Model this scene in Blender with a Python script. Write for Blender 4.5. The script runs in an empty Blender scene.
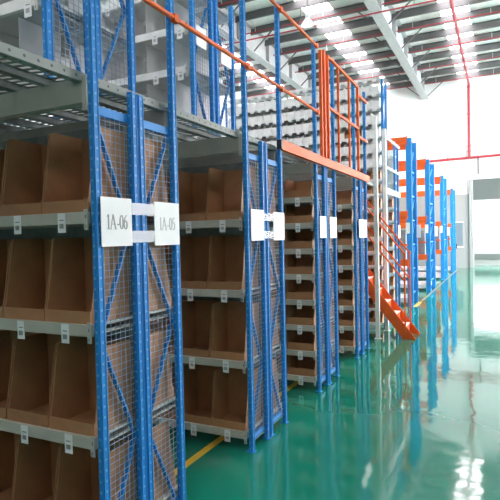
import bpy, math, random
from mathutils import Vector, Matrix
random.seed(7)
SC = bpy.context.scene
COL = SC.collection

# ------------------------------------------------------------------ materials
def new_mat(name):
    m = bpy.data.materials.new(name); m.use_nodes = True
    nt = m.node_tree
    return m, nt, nt.nodes['Principled BSDF']

def noise_col(nt, b, col, amount=0.12, scale=8.0, per_object=0.0):
    """base colour with gentle wear, optionally a tint that differs from object to object"""
    tc = nt.nodes.new('ShaderNodeTexCoord')
    n = nt.nodes.new('ShaderNodeTexNoise'); n.inputs['Scale'].default_value = scale; n.inputs['Detail'].default_value = 5
    nt.links.new(tc.outputs['Object'], n.inputs['Vector'])
    mr = nt.nodes.new('ShaderNodeMapRange')
    mr.inputs['From Min'].default_value = .3; mr.inputs['From Max'].default_value = .7
    mr.inputs['To Min'].default_value = 1 - amount; mr.inputs['To Max'].default_value = 1 + amount
    nt.links.new(n.outputs['Fac'], mr.inputs['Value'])
    v = mr.outputs['Result']
    if per_object:
        oi = nt.nodes.new('ShaderNodeObjectInfo')
        m2 = nt.nodes.new('ShaderNodeMapRange')
        m2.inputs['To Min'].default_value = 1 - per_object; m2.inputs['To Max'].default_value = 1 + per_object
        nt.links.new(oi.outputs['Random'], m2.inputs['Value'])
        mu = nt.nodes.new('ShaderNodeMath'); mu.operation = 'MULTIPLY'
        nt.links.new(v, mu.inputs[0]); nt.links.new(m2.outputs['Result'], mu.inputs[1]); v = mu.outputs[0]
    mx = nt.nodes.new('ShaderNodeVectorMath'); mx.operation = 'SCALE'
    mx.inputs[0].default_value = col
    nt.links.new(v, mx.inputs['Scale'])
    nt.links.new(mx.outputs['Vector'], b.inputs['Base Color'])
    return tc

def paint(name, col, rough=.45, metal=0, amount=.08, scale=8, per_object=0, spec=.5):
    m, nt, b = new_mat(name)
    noise_col(nt, b, col, amount, scale, per_object)
    b.inputs['Roughness'].default_value = rough; b.inputs['Metallic'].default_value = metal
    b.inputs['Specular IOR Level'].default_value = spec
    return m

def perforated(name, col, hole, pitch=.05, rough=.4, axis='Z', radius=.0085, metal=0):
    """steel profile with a row of punched holes along one axis"""
    m, nt, b = new_mat(name)
    tc = nt.nodes.new('ShaderNodeTexCoord')
    sp = nt.nodes.new('ShaderNodeSeparateXYZ'); nt.links.new(tc.outputs['Object'], sp.inputs[0])
    def math_(op, a, c=None):
        n = nt.nodes.new('ShaderNodeMath'); n.operation = op
        for i, s in enumerate((a, c)):
            if s is None: continue
            if isinstance(s, (int, float)): n.inputs[i].default_value = s
            else: nt.links.new(s, n.inputs[i])
        return n.outputs[0]
    t = math_('SUBTRACT', math_('FLOORED_MODULO', sp.outputs[axis], pitch), pitch / 2)
    ax = [a for a in 'XYZ' if a != axis]
    d = math_('MULTIPLY', t, t)
    # profiles are about 45 mm wide and centred on their own axis, so the smaller of the two offsets lies across the face
    u = math_('MINIMUM', math_('ABSOLUTE', sp.outputs[ax[0]]), math_('ABSOLUTE', sp.outputs[ax[1]]))
    d = math_('ADD', d, math_('MULTIPLY', u, u))
    h = math_('LESS_THAN', d, radius ** 2)
    mx = nt.nodes.new('ShaderNodeMix'); mx.data_type = 'RGBA'
    mx.inputs['A'].default_value = (*col, 1); mx.inputs['B'].default_value = (*hole, 1)
    nt.links.new(h, mx.inputs['Factor']); nt.links.new(mx.outputs['Result'], b.inputs['Base Color'])
    b.inputs['Roughness'].default_value = rough + .1; b.inputs['Metallic'].default_value = metal; b.inputs['Specular IOR Level'].default_value = .2
    return m

def emit(name, col, strength):
    m, nt, b = new_mat(name)
    b.inputs['Base Color'].default_value = (.8, .8, .8, 1)
    b.inputs['Emission Color'].default_value = (*col, 1); b.inputs['Emission Strength'].default_value = strength
    return m

BLUE = perforated('blue_upright_paint', (.020, .225, .60), (.12, .36, .68), radius=.0065)
BLUE_PLAIN = paint('blue_paint', (.022, .235, .62), .5, spec=.2)
ORANGE = paint('orange_paint', (.74, .115, .018), .55, spec=.2)
WIRE = paint('wire_zinc', (.32, .39, .50), .5, .0, spec=.2)
CREAM = paint('cream_beam_paint', (.50, .49, .43), .45)
PLATE = paint('plate_zinc', (.50, .51, .47), .45, .2)
GREY = paint('shelf_grey_paint', (.58, .59, .585), .5)
ZINC = paint('galvanised_deck', (.20, .23, .22), .45, .35, .2, 14)
EDGE = perforated('galvanised_edge', (.27, .29, .28), (.10, .11, .11), .07, .45, 'Y', .007, .0)
DECKBEAM = paint('deck_beam_paint', (.40, .40, .36), .5)
WHITE = paint('white_paint', (.82, .83, .82), .45)
CARD = paint('white_card', (.86, .87, .88), .6, amount=.02)
INK = paint('grey_ink', (.36, .37, .39), .7, amount=.02)
DARKINK = paint('dark_ink', (.16, .16, .17), .7, amount=.02)
BLACK = paint('black_plastic', (.02, .02, .022), .5)
RED = paint('red_pipe_paint', (.40, .035, .05), .45)
YELLOW = paint('yellow_line_paint', (.75, .47, .03), .35)
GIRDER = paint('girder_paint', (.40, .405, .42), .6, spec=.2)
PURLIN = paint('purlin_steel', (.13, .125, .13), .5, .2)
SHEET = paint('roof_sheet', (.80, .80, .80), .5)
WALLW = paint('white_wall_paint', (.86, .87, .88), .7, amount=.02, scale=1)
WALLG = paint('grey_wall_paint', (.34, .355, .35), .6, amount=.02, scale=1)
LINTEL = paint('lintel_grey', (.105, .125, .12), .6, amount=.03, scale=1)
TREAD = paint('tread_steel', (.88, .85, .82), .35)
CRATE = paint('grey_crate', (.27, .27, .28), .6)
WHITEBIN = paint('white_plastic_bin', (.86, .86, .86), .4, per_object=.06)
SKYL = emit('skylight_sheet', (1, .97, .98), 5)
DAYWIN = emit('daylit_window', (.97, .99, 1), 2.6)
DARKGLASS = paint('door_glass', (.20, .26, .30), .1, amount=.02)
DARKWALL = paint('unseen_dark_wall', (.10, .105, .11), .7, amount=.03, scale=1)  # for the unseen walls, dark to cut light bounced onto the near bins
LAMP = paint('lamp_reflector', (.85, .86, .86), .3)

def cardboard():
    m, nt, b = new_mat('brown_cardboard')
    tc = noise_col(nt, b, (.40, .195, .090), .14, 9, .10)
    w = nt.nodes.new('ShaderNodeTexWave'); w.inputs['Scale'].default_value = 60; w.bands_direction = 'X'
    nt.links.new(tc.outputs['Object'], w.inputs['Vector'])
    bp = nt.nodes.new('ShaderNodeBump'); bp.inputs['Strength'].default_value = .08; bp.inputs['Distance'].default_value = .002
    nt.links.new(w.outputs['Fac'], bp.inputs['Height']); nt.links.new(bp.outputs['Normal'], b.inputs['Normal'])
    b.inputs['Roughness'].default_value = .6
    return m
CARDBOARD = cardboard()

def floor_mat():
    m, nt, b = new_mat('green_epoxy')
    tc = nt.nodes.new('ShaderNodeTexCoord')
    n = nt.nodes.new('ShaderNodeTexNoise'); n.inputs['Scale'].default_value = .9; n.inputs['Detail'].default_value = 6
    nt.links.new(tc.outputs['Object'], n.inputs['Vector'])
    cr = nt.nodes.new('ShaderNodeValToRGB')
    cr.color_ramp.elements[0].position = .3; cr.color_ramp.elements[0].color = (.005, .160, .106, 1)
    cr.color_ramp.elements[1].position = .7; cr.color_ramp.elements[1].color = (.010, .208, .142, 1)
    nt.links.new(n.outputs['Fac'], cr.inputs[0]); nt.links.new(cr.outputs[0], b.inputs['Base Color'])
    n2 = nt.nodes.new('ShaderNodeTexNoise'); n2.inputs['Scale'].default_value = 3.2; n2.inputs['Detail'].default_value = 2
    nt.links.new(tc.outputs['Object'], n2.inputs['Vector'])
    bp = nt.nodes.new('ShaderNodeBump'); bp.inputs['Strength'].default_value = .10; bp.inputs['Distance'].default_value = .025
    nt.links.new(n2.outputs['Fac'], bp.inputs['Height'])
    nt.links.new(bp.outputs['Normal'], b.inputs['Normal'])
    b.inputs['Roughness'].default_value = .06; b.inputs['IOR'].default_value = 1.9
    return m
FLOOR = floor_mat()

def tape_mat():
    m, nt, b = new_mat('clear_tape')
    b.inputs['Base Color'].default_value = (.75, .80, .85, 1); b.inputs['Alpha'].default_value = .32
    b.inputs['Roughness'].default_value = .25
    return m
TAPE = tape_mat()

# ------------------------------------------------------------------ geometry helpers
class MB:
    def __init__(s): s.v, s.f, s.mi = [], [], []
    def add(s, vs, fs, mi=0):
        o = len(s.v); s.v += [tuple(p) for p in vs]; s.f += [tuple(i + o for i in f) for f in fs]; s.mi += [mi] * len(fs); return s
    def box(s, x0, x1, y0, y1, z0, z1, mi=0):
        return s.add([(x, y, z) for z in (z0, z1) for y in (y0, y1) for x in (x0, x1)],
                     [(0, 2, 3, 1), (4, 5, 7, 6), (0, 1, 5, 4), (2, 6, 7, 3), (0, 4, 6, 2), (1, 3, 7, 5)], mi)
    def prism(s, poly, axis, a, b, mi=0):
        """poly: 2-D outline in the two other axes (in xyz order), extruded along axis from a to b"""
        n = len(poly)
        def P(p, t):
            return {'x': (t, p[0], p[1]), 'y': (p[0], t, p[1]), 'z': (p[0], p[1], t)}[axis]
        return s.add([P(p, a) for p in poly] + [P(p, b) for p in poly],
                     [tuple(range(n))[::-1], tuple(range(n, 2 * n))] + [(i, (i + 1) % n, n + (i + 1) % n, n + i) for i in range(n)], mi)
    def frame(s, p, q, up=(0, 0, 1)):
        p, q = Vector(p), Vector(q); d = (q - p).normalized(); up = Vector(up)
        if abs(d.dot(up)) > .99: up = Vector((1, 0, 0))
        sx = d.cross(up).normalized(); return p, q, sx, sx.cross(d)
    def bar(s, p, q, w, h, up=(0, 0, 1), mi=0):
        p, q, sx, sy = s.frame(p, q, up)
        c = [sx * a * w / 2 + sy * b * h / 2 for a, b in ((-1, -1), (1, -1), (1, 1), (-1, 1))]
        return s.add([p + k for k in c] + [q + k for k in c], [(3, 2, 1, 0), (4, 5, 6, 7)] + [(i, (i + 1) % 4, 4 + (i + 1) % 4, 4 + i) for i in range(4)], mi)
    def tube(s, p, q, r, n=8, r2=None, mi=0):
        p, q, sx, sy = s.frame(p, q); r2 = r if r2 is None else r2
        A = [2 * math.pi * i / n for i in range(n)]
        return s.add([p + (sx * math.cos(a) + sy * math.sin(a)) * r for a in A] + [q + (sx * math.cos(a) + sy * math.sin(a)) * r2 for a in A],
                     [tuple(range(n))[::-1], tuple(range(n, 2 * n))] + [(i, (i + 1) % n, n + (i + 1) % n, n + i) for i in range(n)], mi)
    def lathe(s, prof, n=20, c=(0, 0, 0), mi=0):
        m = len(prof)
        vs = [(c[0] + r * math.cos(2 * math.pi * i / n), c[1] + r * math.sin(2 * math.pi * i / n), c[2] + z) for i in range(n) for r, z in prof]
        fs = [(i * m + j, ((i + 1) % n) * m + j, ((i + 1) % n) * m + j + 1, i * m + j + 1) for i in range(n) for j in range(m - 1)]
        return s.add(vs, fs, mi)
    def mesh(s, name, mats, bevel=0, smooth=False):
        me = bpy.data.meshes.new(name); me.from_pydata(s.v, [], s.f); me.validate()
        for m in (mats if isinstance(mats, (list, tuple)) else [mats]): me.materials.append(m)
        if len(me.polygons) == len(s.mi):
            me.polygons.foreach_set('material_index', s.mi)
        if smooth: me.polygons.foreach_set('use_smooth', [True] * len(me.polygons))
        me.update()
        return me
    def build(s, name, mats, parent=None, loc=(0, 0, 0), bevel=0, smooth=False):
        return link(name, s.mesh(name, mats, smooth=smooth), parent, loc, bevel)

def link(name, me, parent=None, loc=(0, 0, 0), bevel=0):
    o = bpy.data.objects.new(name, me); COL.objects.link(o); o.location = loc; o.parent = parent
    if bevel:
        b = o.modifiers.new('edge', 'BEVEL'); b.width = bevel; b.segments = 2; b.limit_method = 'ANGLE'
    return o
def tag(o, label, cat, group=None, kind=None):
    o['label'] = label; o['category'] = cat
    if group: o['group'] = group
    if kind: o['kind'] = kind
    return o
def empty(name, loc=(0, 0, 0), rz=0):
    o = bpy.data.objects.new(name, None); COL.objects.link(o); o.location = loc; o.rotation_euler.z = rz; o.empty_display_size = .1; return o
def structure(name, mb, mat, bevel=0):
    o = mb.build(name, mat, bevel=bevel); o['kind'] = 'structure'; return o
def clone(src, loc, rz=0, parent=None):
    c = src.copy(); COL.objects.link(c); c.parent = parent; c.location = loc; c.rotation_euler = (0, 0, rz)
    for ch in src.children:
        d = ch.copy(); COL.objects.link(d); d.parent = c
    return c
ORD = 'first second third fourth fifth sixth seventh eighth ninth tenth eleventh twelfth thirteenth fourteenth fifteenth sixteenth seventeenth eighteenth nineteenth twentieth'.split()

# ------------------------------------------------------------------ camera (fitted to the photograph's vanishing points)
cam = bpy.data.cameras.new('camera'); co = bpy.data.objects.new('camera', cam); COL.objects.link(co)
cam.sensor_width = 36; cam.lens = 36 * 509.386 / 500; cam.clip_end = 200
r = Vector((0.897536, 0.440384, -0.022143)); u = Vector((0.008688, 0.032545, 0.999433)); f = Vector((-0.440855, 0.897220, -0.025384))
co.matrix_world = Matrix(((r.x, u.x, -f.x, 0), (r.y, u.y, -f.y, 0), (r.z, u.z, -f.z, 1.6), (0, 0, 0, 1)))
SC.camera = co

XE = -1.68                       # plane of the rack ends along the main aisle
DECK = 2.365

# ------------------------------------------------------------------ the hall
YW = 24.8
structure('floor', MB().box(-11, 14, -5, 28, -.1, 0), FLOOR)
structure('wall_far', MB().box(-11, 6.5, YW, YW + .2, 3.93, 8.9).box(-11, -1.16, YW, YW + .2, 0, 3.93).box(4.4, 6.5, YW, YW + .2, 0, 3.93), WALLW)
structure('wall_left', MB().box(-11.2, -11, -5, 28, 0, 8.9), WALLW)
structure('wall_back_unseen', MB().box(-11, 6.5, -3.7, -3.5, 3.2, 8.9), WALLW)  # added out of view, white to bounce fill light onto the upper racks
structure('wall_back_lower_unseen', MB().box(-11, 6.5, -3.7, -3.5, 0, 3.2), DARKWALL)  # added out of view, dark so the near bins stay dim
structure('trim_1', MB().box(-5.5, -1.16, YW - .06, YW, 0, 3.22).box(-5.5, -1.16, YW - .10, YW, 3.22, 3.30), WALLG)     # light grey cladding on the far wall
structure('trim_2', MB().box(-1.22, -1.06, YW - .14, YW + .2, 0, 3.95), WALLG, .01)                                        # column beside the opening
structure('trim_3', MB().box(-1.06, 4.4, YW - .10, YW + .2, 3.02, 3.93), LINTEL, .01)                                      # lintel over the opening
# recessed bay behind the opening, glazed at the back
structure('wall_recess', MB().box(-1.16, 4.4, 26.8, 27, 0, 1.08).box(-1.16, 4.4, 26.8, 27, 2.95, 4).box(-1.36, -1.16, YW + .2, 27, 0, 4).box(4.4, 4.6, YW + .2, 27, 0, 4), WALLG)
structure('baseboard_recess', MB().box(-1.1, 4.4, 26.72, 26.8, .28, .55), LINTEL)
for i in range(4):
    x0 = -1.1 + i * 1.36
    w = MB().box(x0, x0 + 1.34, 26.80, 26.84, 1.10, 1.15).box(x0, x0 + 1.34, 26.80, 26.84, 2.88, 2.93).box(x0, x0 + .05, 26.80, 26.84, 1.15, 2.88).box(x0 + 1.29, x0 + 1.34, 26.80, 26.84, 1.15, 2.88).box(x0, x0 + 1.34, 26.80, 26.83, 1.98, 2.01).box(x0 + .65, x0 + .68, 26.8, 26.83, 1.15, 2.88).build('window_%d' % (i + 1), WALLG)
    w['kind'] = 'structure'
    p = MB().box(x0 + .05, x0 + 1.29, 26.85, 26.86, 1.15, 2.88).build('pane', DAYWIN, w)
d = structure('door_1', MB().box(-1.86, -1.42, YW - .10, YW - .06, 0, 2.12), WALLG)
MB().box(-1.80, -1.50, YW - .115, YW - .10, .98, 2.04).build('door_window', DARKGLASS, d)
MB().box(-1.80, -1.74, YW - .16, YW - .115, .88, 1.08).build('handle', BLACK, d)
MB().box(-1.83, -1.47, YW - .12, YW - .10, .92, .98).box(-1.83, -1.47, YW - .12, YW - .10, 2.04, 2.08).build('window_frame', WHITE, d)

structure('wall_right_rear_unseen', MB().box(6.5, 6.7, -3.7, 11, 0, 3.6), DARKWALL)  # added out of view, blocks side light from the near racks
structure('wall_right_upper_unseen', MB().box(6.5, 6.7, -3.7, 11, 3.6, 8.9), WALLW)  # added out of view, white to return some fill light
wr = MB().box(6.5, 6.7, 11, YW + .2, 0, .9).box(6.5, 6.7, 11, YW + .2, 6.6, 8.9)
for y in (14.2, 17.7, 21.2, YW - .2): wr.box(6.5, 6.7, y, y + .4, .9, 6.6)
structure('wall_right_unseen', wr, WALLW)  # added unseen wall, open between piers to let in daylight from the right
# roof: sheets between translucent strips, girders along the hall, purlins across it
strips = [(-9.9, -9.0), (-5.45, -4.60), (-1.65, -.80), (2.7, 3.5)]  # rightmost strip is out of view, added for its light
ZR = 8.62
rf = MB(); x = -11
for a, b in strips + [(6.5, 6.5)]:
    rf.box(x, a, -5, YW + .2, ZR, ZR + .1); x = b
structure('ceiling', rf, SHEET)
for i, (a, b) in enumerate(strips):
    structure('window_%d' % (i + 5), MB().box(a, b, -5, YW + .2, ZR + .02, ZR + .06), SKYL)
n = 0
PY = [YW - .25 - 1.12 * k for k in range(26)]
for k, y in enumerate(PY):
    o = MB().box(-11, 6.5, y - .012, y + .012, 8.36, 8.61).box(-11, 6.5, y - .06, y + .012, 8.36, 8.375).box(-11, 6.5, y - .012, y + .06, 8.595, 8.61).build('ceiling_purlin', PURLIN)
    o['kind'] = 'structure'
for gi, gx in enumerate((-7.45, -3.04)):
    g = MB().box(gx - .15, gx + .15, -5, YW, 7.75, 7.775).box(gx - .15, gx + .15, -5, YW, 8.56, 8.585).box(gx - .012, gx + .012, -5, YW, 7.775, 8.56)
    for k in range(13):
        y = YW - 1.3 - 2.24 * k
        g.box(gx - .14, gx + .14, y - .008, y + .008, 7.775, 8.56)
    go = structure('ceiling_girder', g, GIRDER)
    for k in range(0, 12):
        y = PY[2 * k]
        for sgn in (1, -1):
            if k < 9: MB().bar((gx + sgn * .13, y - .05, 7.80), (gx + sgn * .85, y - .03, 8.42), .035, .035).build('brace', PURLIN, go)

# sprinkler pipes
t = empty('sprinkler_pipe', (-1.19, YW - .12, 4.9)); tag(t, 'red sprinkler pipe running under the skylight and down the far white wall', 'pipe')
MB().tube((0, 0, .03), (0, 0, 3.28), .055, 12).build('riser', RED, t, smooth=False)
MB().tube((0, 0, 3.26), (0, -27, 3.26), .05, 12).build('ceiling_run', RED, t)
MB().tube((-1.75, 0, -.02), (5, 0, .06), .055, 12).build('wall_run', RED, t)
for z in (.25, .5, 1.9, 3.1): MB().tube((0, 0, z), (0, 0, z + .05), .075, 12).build('coupling', RED, t)
for x in (-.9, .35, 1.5): MB().tube((x - .03, 0, .0), (x + .03, 0, .0), .075, 12).build('coupling', RED, t)
MB().box(.32, .38, -.03, .03, -.75, -.05).build('drop_pipe', PURLIN, t)
for k in range(12):
    y = PY[2 * k] - .40
    t = empty('sprinkler_pipe', (0, y, 8.27))
    tag(t, 'thin red sprinkler branch pipe, %s one back from the far wall' % ORD[k], 'pipe', 'red sprinkler branch pipes under the roof')
    MB().tube((-11, 0, 0), (6.4, 0, 0), .018, 8).build('pipe', RED, t)
    for i in range(7):
        x = -10 + 2.3 * i
        MB().tube((x, 0, 0), (x, 0, -.14), .012, 6).tube((x, 0, -.14), (x, 0, -.17), .03, 8).build('sprinkler_head', WHITE, t)
        MB().box(x + .6, x + .612, -.004, .004, 0, .34).build('hanger', WHITE, t)
t = empty('sprinkler_pipe', (0, 14.3, 7.68)); tag(t, 'long red pipe crossing just under the pale roof girders', 'pipe')
MB().tube((-11, 0, 0), (-1.2, 0, 0), .022, 8).build('pipe', RED, t)
for x in (-9.5, -5.2, -2.0): MB().box(x - .006, x + .006, -.005, .005, .02, .7).build('hanger', PURLIN, t)

# high bay lamps
def highbay(loc, label):
    t = empty('high_bay_lamp', loc); tag(t, label, 'lamp', 'high bay lamps under the roof')
    MB().lathe([(.05, .20), (.075, .17), (.16, .06), (.19, 0), (.185, 0), (.15, .06), (.06, .16)], 24).build('reflector', LAMP, t, smooth=True)
    MB().lathe([(.001, .36), (.05, .35), (.06, .30), (.06, .20), (.001, .19)], 16).build('ballast', LAMP, t, smooth=True)
    MB().lathe([(.001, .02), (.04, .04), (.05, .09), (.03, .16), (.001, .17)], 16).build('bulb', emit('lamp_bulb', (1, .98, .94), 6), t, smooth=True)
    MB().tube((0, 0, .35), (0, 0, 8.36 - loc[2]), .012, 6).build('rod', PURLIN, t)
highbay((-4.8, 13.75, 7.5), 'conical white high bay lamp hanging above the orange railing')

# floor lines
for nm, x0, x1, y0, y1, lab in (('floor_line', -2.04, -1.98, -3, 7.7, 'yellow painted line running under the nearest blue racks'),
                                ('floor_line', -1.72, -1.64, 11.5, 12.4, 'short yellow painted line before the nearest orange pallet rack')):
    tag(MB().box(x0, x1, y0, y1, 0, .002).build(nm, YELLOW), lab, 'floor marking')

# ------------------------------------------------------------------ shared part meshes
UW = .045; UX = .032
def upright_mesh(h, w=UX, dp=.045, mat=BLUE):
    c = .007; a, b = w / 2, dp / 2
    m = MB().prism([(-a + c, -b), (a - c, -b), (a, -b + c), (a, b - c), (a - c, b), (-a + c, b), (-a, b - c), (-a, -b + c)], 'z', .006, h)
    m.box(-a - .02, a + .012, -b - .003, b + .003, 0, .006)
    # stiffening fold down each face
    m.box(a - .001, a + .003, -.006 - .012, -.012, .02, h - .01).box(a - .001, a + .003, .012, .018, .02, h - .01)
    return m.mesh('upright', mat)
UP_TALL = upright_mesh(3.565); UP_SHORT = upright_mesh(2.345); UP_LEFT = upright_mesh(2.22)

def wire_mesh(wy, z0, z1, ny, pz):
    m = MB(); t = .0011
    for i in range(1, ny):
        y = wy * i / ny; m.box(-t, t, y - t, y + t, z0, z1)
    z = z0
    while z < z1:
        m.box(t * .4, t * 2.2, 0, wy, z - t, z + t); z += pz
    return m.mesh('mesh_panel', WIRE)

def shelf_parts(rack, ztop, x0, x1, y0, y1, side, beam_h=.056, board=CREAM):
    fr = WHITE if board is GREY else CREAM
    """one shelf: a folded steel tray with its front beam and end plates; side -1 faces the camera, +1 faces away"""
    sh = MB().box(x0, x1, y0 + .022, y1 - .022, ztop - .012, ztop).box(x0, x1, y0 + .022, y1 - .022, ztop - .05, ztop - .046).build('shelf', board, rack)
    yf = y0 if side < 0 else y1
    MB().box(x0, x1, yf - (.004 if side < 0 else .018), yf + (.018 if side < 0 else .004), ztop - beam_h, ztop).build('shelf_beam', fr, sh, bevel=.002)
    yb = y1 if side < 0 else y0
    MB().box(x0, x1, yb - (.018 if side < 0 else .004), yb + (.004 if side < 0 else .018), ztop - beam_h, ztop).build('shelf_beam', fr, sh)
    yp = yf + side * .004
    for xx in (x1 - .018, x0 - .004):
        p = MB(); p.box(xx, xx + .022, min(yp, yp + side * .006) , max(yp, yp + side * .006), ztop - .085, ztop + .012)
        p.box(xx + .008, xx + .014, min(yp + side * .006, yp + side * .007), max(yp + side * .006, yp + side * .007), ztop - .075, ztop - .06, 1)
        p.box(xx + .008, xx + .014, min(yp + side * .006, yp + side * .007), max(yp + side * .006, yp + side * .007), ztop - .03, ztop - .015, 1)
        p.build('connector_plate', [PLATE, DARKINK], sh)
    return sh

def braces(rack, nodes, xx):
    for (ya, za), (yb, zb) in zip(nodes, nodes[1:]):
        MB().bar((xx, ya, za), (xx, yb, zb), .008, .026, (1, 0, 0)).build('brace', BLUE_PLAIN, rack)

BAY = 1.45
def rack_half(y0, y1, side, levels, label, tall_front=True, xe=XE, zbase=0, up_out=None, up_in=None, wires=True, brace_nodes=True, top=2.19, group='blue shelving racks under the deck', board=CREAM, beams_h=.056, rail=True):
    """half of a double rack, y0..y1, aisle side = side; local origin at (xe, y0, zbase)"""
    t = empty('shelving_rack', (xe, y0, zbase)); tag(t, label, 'shelving rack', group)
    D = y1 - y0; uo = up_out or UP_TALL; ui = up_in or UP_SHORT
    yo, yi = (UW / 2, D - UW / 2) if side < 0 else (D - UW / 2, UW / 2)
    for x in (0, -BAY):
        link('upright', uo if x == 0 or zbase else UP_LEFT, t, (x - UX / 2 + .02, yo, 0)); link('upright', ui if x == 0 or zbase else UP_LEFT, t, (x - UX / 2 + .02, yi, 0))
    xm = -.018
    if wires:
        key = (round(D, 3), zbase > 0, round(top, 2))
        if key not in WM: WM[key] = wire_mesh(D - 2 * UW + .01, .06 if zbase == 0 else .03, top, 7, .031)
        link('mesh_panel', WM[key], t, (xm + .012, UW - .005, 0))
    if brace_nodes:
        step = .53; z = top; k = 0; nodes = []
        ya, yb = (UW, D - UW) if side < 0 else (D - UW, UW)
        while z > .03:
            nodes.append((ya if k % 2 == 0 else yb, z)); z -= step; k += 1
        if zbase:      # deck racks: lacing counted up from the deck, first node on the inner post
            hh = 1.55 if uo is not UPB else 1.2; nodes = []; k = 0; z = .04
            while z < hh:
                nodes.append((yb if k % 2 == 0 else ya, z)); z += .52; k += 1
        braces(t, nodes, xm)
    if rail:
        for z in (top + .02, .09):
            MB().bar((xm, UW - .004, z), (xm, D - UW + .004, z), .026, .042).build('cross_rail', BLUE_PLAIN, t)
        MB().box(-BAY, -.05, (D - .008) if side < 0 else .004, (D - .004) if side < 0 else .008, .1, 2.2).build('back_sheet', ZINC, t)  # added sheet, stands in for the darkness seen between the shelves
    for z in levels:
        shelf_parts(t, z, -BAY + .002, -.025, 0, D, side, beams_h, board)
    return t
WM = {}

def bin_mesh(w, dp, h, lip, rake, mat, name='storage_bin', th=.005):
    m = MB(); a = w / 2
    m.box(-a, a, 0, dp, 0, th).box(-a, a, 0, th, th, lip)
    prof = [(th, th), (dp, th), (dp, h), (rake + .012, h), (rake, h - .012), (.012, lip + .012), (th, lip)]
    m.prism(prof, 'x', -a, -a + th).prism(prof, 'x', a - th, a)
    m.box(-a + th, a - th, dp - th, dp, th, h - .005)
    # folded rims where the board is doubled over
    m.box(-a + th, a - th, th, th * 2, lip - .018, lip)
    return m.mesh(name, mat)
BIN_BIG = bin_mesh(.292, .275, .41, .058, .065, CARDBOARD)
BIN_SMALL = bin_mesh(.292, .275, .195, .075, .05, CARDBOARD)
BIN_LOW = bin_mesh(.146, .24, .165, .07, .05, CARDBOARD)
BIN_WHITE = bin_mesh(.146, .24, .165, .108, .05, WHITEBIN)

def bin_at(me, x, y, z, side, label, group):
    o = link('storage_bin', me, None, (x, y, z + .0005)); o.rotation_euler.z = 0 if side < 0 else math.pi
    return tag(o, label, 'bin', group)

# hanging shelf cards
card_me = MB().box(-.025, .025, -.0015, 0, -.092, 0).mesh('shelf_label', CARD)
code = MB()
for i, w in enumerate((3, 1, 2, 1, 3, 2, 1, 3, 1, 2)):
    code.box(-.0135 + i * .0027, -.0135 + i * .0027 + .0006 * w, -.0022, -.0015, -.072, -.050)
code.box(-.014, .014, -.0022, -.0015, -.035, -.031)
code_me = code.mesh('barcode', DARKINK)
card0 = None
WIDE = MB().box(-.035, .035, -.0015, 0, -.078, 0).mesh('shelf_label', CARD)
def card_at(x, y, z, side, label, group, scale=1, me=None):
    global card0
    if me: c = link('shelf_label', me, None, (x, y, z))
    elif card0 is None:
        card0 = link('shelf_label', card_me); link('barcode', code_me, card0); c = card0; c.location = (x, y, z)
    else:
        c = clone(card0, (x, y, z))
    c.rotation_euler.z = 0 if side < 0 else math.pi
    if scale and not me != 1: c.scale = (scale,) * 3
    return tag(c, label, 'shelf label', group)

# ------------------------------------------------------------------ ground level double racks
rows = [(1.785, 2.105, 2.115, 2.462), (3.345, 3.665, 3.690, 4.04), (4.93, 5.24, 5.26, 5.61), (6.47, 6.77, 6.79, 7.10)]
RN = ['nearest', 'second', 'third', 'fourth']
BIGZ = [.149, .676, 1.207, 1.734]
SMALLZ = [.149 + .264 * k for k in range(8)]
for i, (a, b, c, e) in enumerate(rows):
    lv = BIGZ if i < 2 else SMALLZ
    me = BIN_BIG if i < 2 else BIN_SMALL
    rn = RN[i]
    extra = {0: (', carrying sign 1A-06', ', carrying sign 1A-05')}.get(i, ('', ''))
    rack_half(a, b, -1, lv, 'camera-facing half of the %s blue double shelving rack%s' % (rn, extra[0]))
    rack_half(c, e, 1, lv, 'far-facing half of the %s blue double shelving rack%s' % (rn, extra[1]))
    nb = 4 if i < 2 else 2
    for li, z in enumerate(lv):
        for k in range(nb):
            jit = random.uniform(-.003, .003)
            bin_at(me, XE - .186 - .301 * k + jit, a + .012, z, -1,
                   'cardboard bin, %s from aisle, %s shelf up, front of the %s blue rack' % (ORD[k], ORD[li], rn),
                   'cardboard bins on the front of the %s blue rack' % rn)
            if k < (3 if i < 2 else 2):
                card_at(XE - .186 - .301 * k, a - .0055, z - .002, -1,
                        'white card, %s from aisle, %s shelf up, front of the %s blue rack' % (ORD[k], ORD[li], rn),
                        'white shelf cards on the %s blue rack' % rn)
        bin_at(me, XE - .186, e - .012, z, 1,
               'cardboard bin behind wire, %s shelf up, rear half of %s blue rack' % (ORD[li], rn),
               'cardboard bins on the rear of the %s blue rack' % rn)

# ------------------------------------------------------------------ hanging number signs
def strokes(mb, segs, ox, oz, s, mi=0):
    """segs: polylines of (x, z, half width); laid in the sign's face as thin raised ink"""
    for sg in segs:
        for (xa, za, wa), (xb, zb, wb) in zip(sg, sg[1:]):
            d = Vector((xb - xa, 0, zb - za)); n = Vector((-d.z, 0, d.x)).normalized()
            P = [Vector((xa, 0, za)) + n * wa, Vector((xa, 0, za)) - n * wa, Vector((xb, 0, zb)) - n * wb, Vector((xb, 0, zb)) + n * wb]
            vs = [(0, ox + p.x * s, oz + p.z * s) for p in P] + [(.0012, ox + p.x * s, oz + p.z * s) for p in P]
            mb.add(vs, [(3, 2, 1, 0), (4, 5, 6, 7), (0, 1, 5, 4), (1, 2, 6, 5), (2, 3, 7, 6), (3, 0, 4, 7)], mi)
def ring(cx, cz, rx, rz, t0=0, t1=360, n=20):
    out = []
    for i in range(n + 1):
        a = math.radians(t0 + (t1 - t0) * i / n)
        out.append((cx + rx * math.cos(a), cz + rz * math.sin(a), .022 + .045 * abs(math.cos(a))))
    return out
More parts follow.
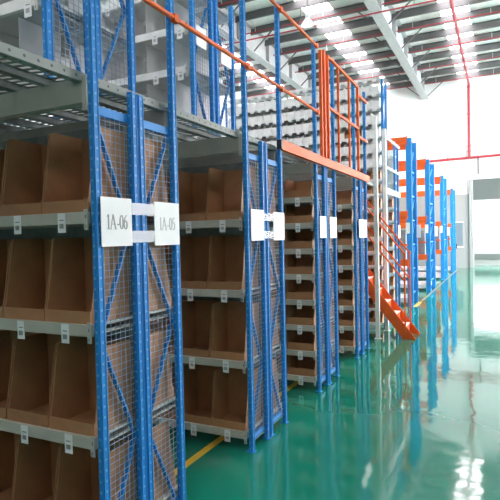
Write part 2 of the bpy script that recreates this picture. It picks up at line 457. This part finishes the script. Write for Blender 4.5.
GLYPH = {   # serif figures, cap height 1
    '1': ([[(.25, 0, .055), (.25, 1, .055)], [(.08, .84, .02), (.25, .98, .03)], [(.08, .02, .022), (.42, .02, .022)]], .5),
    'A': ([[(.02, 0, .022), (.34, 1, .03)], [(.34, 1, .06), (.66, 0, .06)], [(.13, .35, .022), (.54, .35, .022)], [(-.08, .02, .022), (.14, .02, .022)], [(.52, .02, .022), (.78, .02, .022)]], .82),
    '-': ([[(.03, .33, .045), (.30, .33, .045)]], .37),
    '0': ([ring(.25, .5, .2, .47)], .52),
    '6': ([ring(.26, .31, .2, .29), [(.06, .32, .06), (.09, .58, .055), (.20, .82, .04), (.42, .99, .018)]], .54),
    '5': ([[(.12, .95, .045), (.44, .95, .045)], [(.14, .97, .022), (.09, .58, .022)], ring(.22, .32, .21, .29, 125, -130, 14)], .52),
}
def write(mb, text, cy, cz, h, squash=.78):
    w = sum(GLYPH[c][1] for c in text) * h * squash
    x = cy - w / 2
    for c in text:
        g, adv = GLYPH[c]
        strokes(mb, [[(px * squash, pz, pw) for px, pz, pw in sg] for sg in g], x, cz - h / 2, h)
        x += adv * h * squash
XS = XE + .030
def sign(y0, y1, z0, z1, label, text=None, x=XS, ink=INK, group='white signs on the blue rack ends'):
    t = empty('rack_sign', (x, (y0 + y1) / 2, z0)); tag(t, label, 'sign', group)
    hw = (y1 - y0) / 2
    MB().box(-.002, .002, -hw, hw, 0, z1 - z0).build('sign_card', CARD, t)
    if text:
        m = MB(); write(m, text, 0, (z1 - z0) * .50,   .070)
        lt = m.build('lettering', ink, t, loc=(.0021, 0, 0))
    return t
sign(1.808, 2.026, 1.570, 1.803, 'white card sign reading 1A-06 on the nearest blue rack', '1A-06')
PALE = paint('pale_ink', (.55, .56, .58), .7, amount=.02)  # lighter ink than on the neighbouring sign
sign(2.212, 2.442, 1.566, 1.800, 'white card sign reading 1A-05 beside the 1A-06 sign', '1A-05', ink=PALE)
sign(3.385, 3.610, 1.572, 1.808, 'overexposed white sign, front half of the second blue rack')
sign(3.800, 4.030, 1.568, 1.800, 'overexposed white sign, rear half of the second blue rack')
sign(4.990, 5.200, 1.575, 1.800, 'overexposed white sign, front half of the third blue rack')
sign(5.330, 5.580, 1.570, 1.800, 'overexposed white sign, rear half of the third blue rack')
sign(6.60, 7.02, 1.560, 1.800, 'overexposed white sign across the fourth blue rack end')
for rn, y0, y1, in (('nearest', 2.027, 2.211), ('second', 3.611, 3.799)):
    for zn, z0, z1 in (('upper', 1.725, 1.785), ('lower', 1.585, 1.645)):
        tag(MB().box(XS - .001, XS + .001, y0, y1, z0, z1).build('clear_tape', TAPE), '%s strip of clear tape joining the two signs on the %s rack' % (zn, rn), 'tape', 'clear tape strips between signs')

# ------------------------------------------------------------------ mezzanine deck
t = empty('mezzanine_deck', (-1.735, -1, DECK)); tag(t, 'grey slotted steel mezzanine deck carried on the blue racks', 'deck')
L = 8.80
pl = MB(); W = .195
for x0, x1 in ((0, .014), (.089, .106), (.181, W)): pl.box(x0, x1, 0, L, -.003, 0)
yy = 0
while yy < L:
    for x0, x1 in ((.014, .089), (.106, .181)):
        # slanted bridges between the slots
        pl.add([(x0, yy, -.003), (x1, yy + .012, -.003), (x1, yy + .031, -.003), (x0, yy + .019, -.003), (x0, yy, 0), (x1, yy + .012, 0), (x1, yy + .031, 0), (x0, yy + .019, 0)],
               [(0, 3, 2, 1), (4, 5, 6, 7), (0, 1, 5, 4), (2, 3, 7, 6)])
    yy += .05
pl.box(0, .003, 0, L, -.04, -.003).box(W - .003, W, 0, L, -.04, -.003).box(.003, .02, 0, L, -.04, -.037).box(W - .02, W - .003, 0, L, -.04, -.037)
pm = pl.mesh('deck_plank', ZINC)
for k in range(21): link('deck_plank', pm, t, (-.02 - .2 * (k + 1), 0, .022))
for y0, y1 in ((-.02, 5.02), (8.12, 8.77)):
    m = MB().box(-.0225, .0225, y0 - (y0 + y1) / 2, y1 - (y0 + y1) / 2, -.022, .022)
    m.build('edge_beam', EDGE, t, loc=(.0, (y0 + y1) / 2, -.014), bevel=.002)
for i, (a, b, c, e) in enumerate(rows):
    for y in (a + .02, e - .02):
        MB().box(-4.2, -.03, y + 1 - .025, y + 1 + .025, -.130, -.018).box(-.03, .019, y + 1 - .025, y + 1 + .025, -.130, -.038).build('deck_beam', DECKBEAM, t)
        MB().box(.019, .047, y + 1 - (.0265 if y < (a + e) / 2 else -.0225), y + 1 - (.0225 if y < (a + e) / 2 else -.0265), -.165, -.010).build('connector_plate', PLATE, t)
for y in (-.6, .25, .88):
    MB().box(-4.2, -.03, y + 1 - .025, y + 1 + .025, -.130, -.018).build('deck_beam', DECKBEAM, t)

t = empty('edge_beam', (XE + .035, 0, 0)); tag(t, 'orange toe beam along the deck edge under the gate', 'beam')
MB().box(-.012, .012, 4.00, 7.16, 2.328, 2.416).box(-.025, -.012, 4.0, 7.16, 2.328, 2.34).box(-.025, -.012, 4.0, 7.16, 2.404, 2.416).build('channel', ORANGE, t, bevel=.002)
MB().box(-.03, .013, 3.965, 4.0, 2.335, 2.410).build('end_cap', BLACK, t)

# guard rails on the upright extensions
t = empty('guard_rail', (XE + .04, 0, 0)); tag(t, 'two orange tube railings clamped to the tall blue posts', 'railing')
MB().tube((0, -1, 3.52), (0, 4.985, 3.505), .0145, 10).build('top_rail', ORANGE, t, smooth=False)
MB().tube((0, -1, 2.843), (0, 4.985, 2.845), .0145, 10).build('mid_rail', ORANGE, t)
for y in (1.81, 2.44, 3.367, 4.017, 4.952):
    for z in (2.843, 3.507): MB().box(-.0155, .016, y - .022, y + .022, z - .022, z + .022).build('clamp', ORANGE, t, bevel=.002)

# gate
t = empty('mezzanine_gate', (XE + .04, 0, 0)); tag(t, 'orange barred gate standing on the deck edge beside the railings', 'gate')
def vb(y, z0, z1, w, nm): MB().box(-w / 2, w / 2, y - w / 2, y + w / 2, z0, z1).build(nm, ORANGE, t, bevel=.002)
vb(5.17, 2.41, 3.53, .038, 'gate_post'); vb(5.07, 2.41, 3.50, .030, 'gate_post')
vb(5.30, 2.425, 3.52, .032, 'gate_stile'); vb(6.585, 2.425, 3.52, .032, 'gate_stile')
vb(5.70, 2.425, 3.50, .024, 'gate_bar'); vb(6.16, 2.425, 3.50, .024, 'gate_bar')
for z, nm in ((3.512, 'gate_rail'), (2.972, 'gate_rail')):
    MB().box(-.012, .012, 5.30, 6.585, z - .014, z + .014).build(nm, ORANGE, t)
for z in (3.40, 2.86): MB().box(-.012, .012, 6.60, 7.08, z, z + .03).build('side_rail', ORANGE, t)

# spool on the deck
t = empty('tape_spool', (-1.80, 5.03, DECK + .0225)); t.rotation_euler.z = .25; tag(t, 'brown and orange spool standing on the deck by the gate', 'spool')
sp = MB()
for i in range(24):
    a, b = 2 * math.pi * i / 24, 2 * math.pi * (i + 1) / 24
    for r0, r1, y0, y1 in ((.028, .055, -.02, .02),):
        P = [(rr * math.cos(q), y, .055 + rr * math.sin(q)) for q in (a, b) for rr in (r0, r1) for y in (y0, y1)]
        sp.add(P, [(0, 1, 5, 4), (2, 6, 7, 3), (0, 4, 6, 2), (1, 3, 7, 5)])
sp.build('roll', paint('spool_brown', (.62, .30, .16), .5), t)
MB().tube((0, -.026, .055), (0, .026, .055), .027, 16).build('core', ORANGE, t)

# ------------------------------------------------------------------ racks standing on the deck
UPA = upright_mesh(1.6); UPB = upright_mesh(1.24)
for nm, a, b, c, e, xe, zz, last in (('nearest', 1.79, 2.11, 2.125, 2.46, -1.96, (.41, .73, 1.05), UPA), ('second', 3.34, 3.67, 3.70, 4.03, -2.11, (.54, .855, 1.17), UPB)):
    z0 = DECK + .022
    R1 = rack_half(a, b, -1, zz, 'grey shelved front rack with blue posts on the deck above the %s rack' % nm, xe=xe, zbase=z0, up_out=UPA, up_in=UPA, top=1.45, group='racks standing on the deck', board=GREY, rail=False)
    R2 = rack_half(c, e, 1, zz, 'grey shelved rear rack with blue posts on the deck above the %s rack' % nm, xe=xe, zbase=z0, up_out=last, up_in=UPA, top=1.45 if last is UPA else 1.15, group='racks standing on the deck', board=GREY, rail=False)
    off = -.20 if nm == 'nearest' else -.20
    for R, y0 in ((R1, 0), (R2, 0)):
        for li, z in enumerate((.0,) + zz[:-1]):
            hgt = zz[li] - z - .06
            for k in range(6):
                MB().box(off - .235 * k - .002, off - .235 * k + .002, .03, .30, z, z + hgt * .98).build('divider', GREY, R)
    for li, z in enumerate(zz):
        for k in range(4):
            card_at(xe + off + .11 - .235 * k, a - .0055, z0 + z - .012, -1, 'white card, %s from the end, %s upper shelf of the %s deck rack' % (ORD[k], ORD[li], nm), 'white cards on the %s deck rack' % nm)
sign(3.385, 3.535, 3.09, 3.245, 'white sign on the deck rack frame behind the railing, nearer one', x=-2.085, group='signs on the deck rack')
sign(3.775, 3.955, 3.06, 3.165, 'white sign on the deck rack frame behind the railing, farther one', x=-2.085, group='signs on the deck rack')

# ------------------------------------------------------------------ stairs and white posts
t = empty('staircase', (-1.2, 8.17, 0)); tag(t, 'orange steel staircase with tube handrails climbing to the deck', 'staircase')
SL = 1.28; Y0, Y1 = 7.93, 8.40
H = DECK
def sx(z): return -z / SL
for y in (Y0, Y1):
    yy = y - 8.17
    MB().prism([(.045, 0), (.045, .02), (sx(H) + .06, H + .02), (sx(H) - .05, H + .02), (sx(H) - .05, H - .10), (-.135, 0)], 'y', yy - .006, yy + .006).build('stringer', ORANGE, t)
N = 13; rise = H / N
for k in range(1, N + 1):
    z = rise * k; x1 = sx(z) + .035; x0 = x1 - rise / SL - .02
    MB().box(x0, x1, Y0 - 8.17 + .006, Y1 - 8.17 - .006, z - .012, z).build('tread', TREAD, t)
    MB().box(x1 - .012, x1 - .004, Y0 - 8.17 + .006, Y1 - 8.17 - .006, z - rise, z - .012).build('riser', ORANGE, t)
for y in (Y0, Y1):
    yy = y - 8.17; s_ = -.012 if y == Y0 else .012
    zt = 1.30
    for dz in (0, -.42):
        m = MB().tube((-.10, yy + s_, zt + dz), (-.10 + sx(1.2), yy + s_, zt + 1.2 + dz), .013, 8)
        m.build('handrail', ORANGE, t)
    MB().tube((-.10, yy + s_, .10), (-.10, yy + s_, zt), .013, 8).build('handrail_post', ORANGE, t)
    MB().tube((-.10 + sx(1.2), yy + s_, 1.2), (-.10 + sx(1.2), yy + s_, 1.2 + zt), .012, 8).build('handrail_post', ORANGE, t)
    MB().tube((-.12, yy + s_, zt), (-.08, yy + s_, zt), .016, 8).build('handrail_elbow', ORANGE, t)
t = empty('stair_guard', (-1.69, 7.82, 0)); tag(t, 'white square posts and rails guarding the stair opening', 'guard frame')
for y, h in ((0, 3.38), (.69, 3.32)):
    MB().box(-.03, .03, y - .03, y + .03, 0, h).box(-.05, .05, y - .05, y + .05, 0, .01).build('guard_post', WHITE, t, bevel=.003)
for z in (3.21, 2.71, 2.32):
    MB().bar((0, .69, z), (0, 2.05, z), .03, .035 if z > 2.4 else .09).build('guard_rail', WHITE, t)
t2 = empty('stair_landing', (-3.19, 8.17, DECK)); tag(t2, 'grey steel landing at the head of the orange staircase', 'landing')
MB().box(-2.0, 0, -.30, .30, -.09, -.004).build('landing_plate', ZINC, t2)
for yy in (-.26, .26): MB().box(-1.9, -1.84, yy - .03, yy + .03, -DECK, -.09).build('leg', WHITE, t2)

# ------------------------------------------------------------------ tall bin rack beyond the stairs
XR = -1.76; YR = 8.70
t = empty('bin_rack', (XR, YR, 0)); tag(t, 'tall rack packed with white bins beyond the staircase', 'bin rack')
UP5 = upright_mesh(4.20)
nl = 17; PZ = .243; Z0 = .10
ncol = 19; PX = .152
Wd = ncol * PX + .05
for x in (.0, -Wd - .03):
    link('upright', UP5, t, (x, .02, 0)); link('upright', UP5, t, (x, .33, 0))
for k in range(nl + 1):
    z = Z0 + PZ * k
    if z > 4.25: break
    s_ = MB().box(-Wd, -.025, 0, .32, z - .012, z).build('shelf', WHITE, t)
    MB().box(-Wd, -.025, -.012, 0, z - .04, z + .002).build('shelf_beam', WHITE, s_)
MB().box(-Wd, -.025, .30, .305, .1, 4.15).build('back_panel', WHITE, t)
for k in range(8):
    z = .2 + .5 * k
    MB().bar((-.0, .04, z), (0, .31, z + (.4 if k % 2 else -.1) * 0 + .45), .008, .024, (1, 0, 0)).build('brace', BLUE_PLAIN, t)
nth = 0
for k in range(nl):
    z = Z0 + PZ * k
    top = nl - 1 - k
    visible_cols = ncol if z > 2.3 else 4
    for c in range(visible_cols):
        brown = z < 2.3 or (top == 6 and c < 5) or (top == 3 and c in (2, 3))
        bin_at(BIN_LOW if brown else BIN_WHITE, XR - .118 - PX * c, YR + .004, z, -1,
               '%s bin, %s from right end, %s row down from top of tall far rack' % ('brown' if brown else 'white', ORD[c], ORD[top]),
               'bins on the tall far rack')
        if z > 2.3 or c < 3:
            card_at(XR - .118 - PX * c, YR - .0135, z + PZ + .004, -1, 'white card, %s from right end, %s row down on the tall far rack' % (ORD[c], ORD[top]), 'white cards on the tall far rack', 1.1, WIDE)
# lower blue post frame behind it
t = empty('shelving_rack', (XR + .02, 9.62, 0)); tag(t, 'lower blue and white shelving rack behind the tall bin rack', 'shelving rack')
UP6 = upright_mesh(3.30)
for x in (0, -1.5):
    for y in (.03, .36): link('upright', UP6, t, (x, y, 0))
for k in range(13):
    z = .15 + .243 * k
    MB().box(-1.48, -.02, -.008, .39, z - .04, z).build('shelf', WHITE, t)
MB().box(-1.48, -.02, .36, .365, .1, 3.2).build('back_sheet', WHITE, t)
for k in range(9):
    z = .15 + .243 * k
    for c in range(2):
        bin_at(BIN_LOW, XR - .10 - PX * c, 9.625, z, -1, 'brown bin, %s from the end, %s shelf up on rack behind tall bin rack' % (ORD[c], ORD[k]), 'bins on the rack behind the tall bin rack')
        card_at(XR - .10 - PX * c, 9.611, z + .004, -1, 'white card, %s from the end, %s shelf up behind tall bin rack' % (ORD[c], ORD[k]), 'white cards behind the tall bin rack', 1, WIDE)
sign(9.79, 10.0, 1.52, 1.76, 'small white sign on the lower blue rack behind the tall bin rack', x=XR + .05)

# ------------------------------------------------------------------ orange and blue pallet racks
PB = [(11.70, 12.50, 3.71, -1.80, (3.66, 2.03, .95)), (14.90, 16.10, 3.64, -1.80, (3.58, 2.0, .93)), (18.6, 19.8, 3.56, -1.78, (3.45, 1.92, .95)), (22.3, 23.4, 3.40, -1.76, (3.28, 1.90, .95))]
PN = ['nearest', 'second', 'third', 'farthest']
for i, (a, b, h, xr, lv) in enumerate(PB):
    t = empty('pallet_rack', (xr, a, 0)); tag(t, '%s tall blue pallet rack with orange beams beyond the stairs' % PN[i], 'pallet rack', 'orange and blue pallet racks')
    D = b - a; um = upright_mesh(h, .125, .10, BLUE_PLAIN)
    for x in (0, -2.7):
        for y in (.04, D - .04): link('upright', um, t, (x, y, 0))
    z = .25
    while z < h - .6:
        MB().bar((0, .06, z), (0, D - .06, z + .5), .03, .03).build('brace', BLUE_PLAIN, t)
        MB().bar((0, .06, z), (0, D - .06, z), .03, .03).build('brace', BLUE_PLAIN, t); z += .55
    for j, zc in enumerate(lv):
        hb = .15 if j == 0 else .14
        for y in (-.0, D):
            MB().box(-2.66, -.04, y - .025, y + .025, zc - hb / 2, zc + hb / 2).build('beam', ORANGE, t, bevel=.004)
            MB().box(-.05, -.03, y - .03, y + .03, zc - hb / 2 - .04, zc + hb / 2 + .02).build('beam_connector', ORANGE, t)
        if j: MB().box(-2.66, -.04, .03, D - .03, zc + hb / 2 - .03, zc + hb / 2 - .005).build('shelf_deck', ORANGE, t)
    MB().box(-2.66, -.04, -.02, .02, 1.33, 1.37).build('tie_bar', ORANGE, t)
    MB().box(-2.66, -.04, .0, D, .06, .16).build('base_board', GREY, t)
    # grey containers on the lower level
    for k in range(3):
        q = empty('storage_container', (xr - .5 - .86 * k, a + D / 2, lv[2] + .07)); tag(q, 'plain grey container, %s from the aisle, low on the %s pallet rack' % (ORD[k], PN[i]), 'container', 'grey containers on the pallet racks')
        MB().box(-.40, .40, -D * .36, D * .36, .0, .62).build('body', CRATE, q, bevel=.01)
        MB().box(-.42, .42, -D * .38, D * .38, .62, .67).build('lid', CRATE, q, bevel=.008)
    if i < 3:
        for nm_, yq, dx, z0_, z1_ in (('front', a - .02, -.03, 1.60, 1.84), ('rear', a + D - .10, .10, 1.50, 1.80)):
            tag(MB().box(xr + dx - .045, xr + dx + .045, yq - .004, yq, z0_, z1_).build('rack_sign', CARD), 'small white sign on the %s post of the %s pallet rack' % (nm_, PN[i]), 'sign', 'signs on the pallet racks')
tag(MB().box(-1.70, -1.64, 12.6, 23, 0, .002).build('floor_line', paint('tan_line_paint', (.17, .16, .11), .3)), 'faded tan line along the foot of the pallet racks', 'floor marking')

# ------------------------------------------------------------------ light
w = bpy.data.worlds.new('sky'); SC.world = w; w.use_nodes = True
bg = w.node_tree.nodes['Background']; bg.inputs[0].default_value = (1, .96, .965, 1); bg.inputs[1].default_value = 11

SC.view_settings.view_transform = 'Standard'; SC.view_settings.look = 'None'
SC.view_settings.gamma = 1; SC.view_settings.use_curve_mapping = False
SC.view_settings.exposure = 1.0
SC.cycles.max_bounces = 8; SC.cycles.diffuse_bounces = 4; SC.cycles.glossy_bounces = 4; SC.cycles.transparent_max_bounces = 8
SC.cycles.use_denoising = True
SC.cycles.sample_clamp_indirect = 6
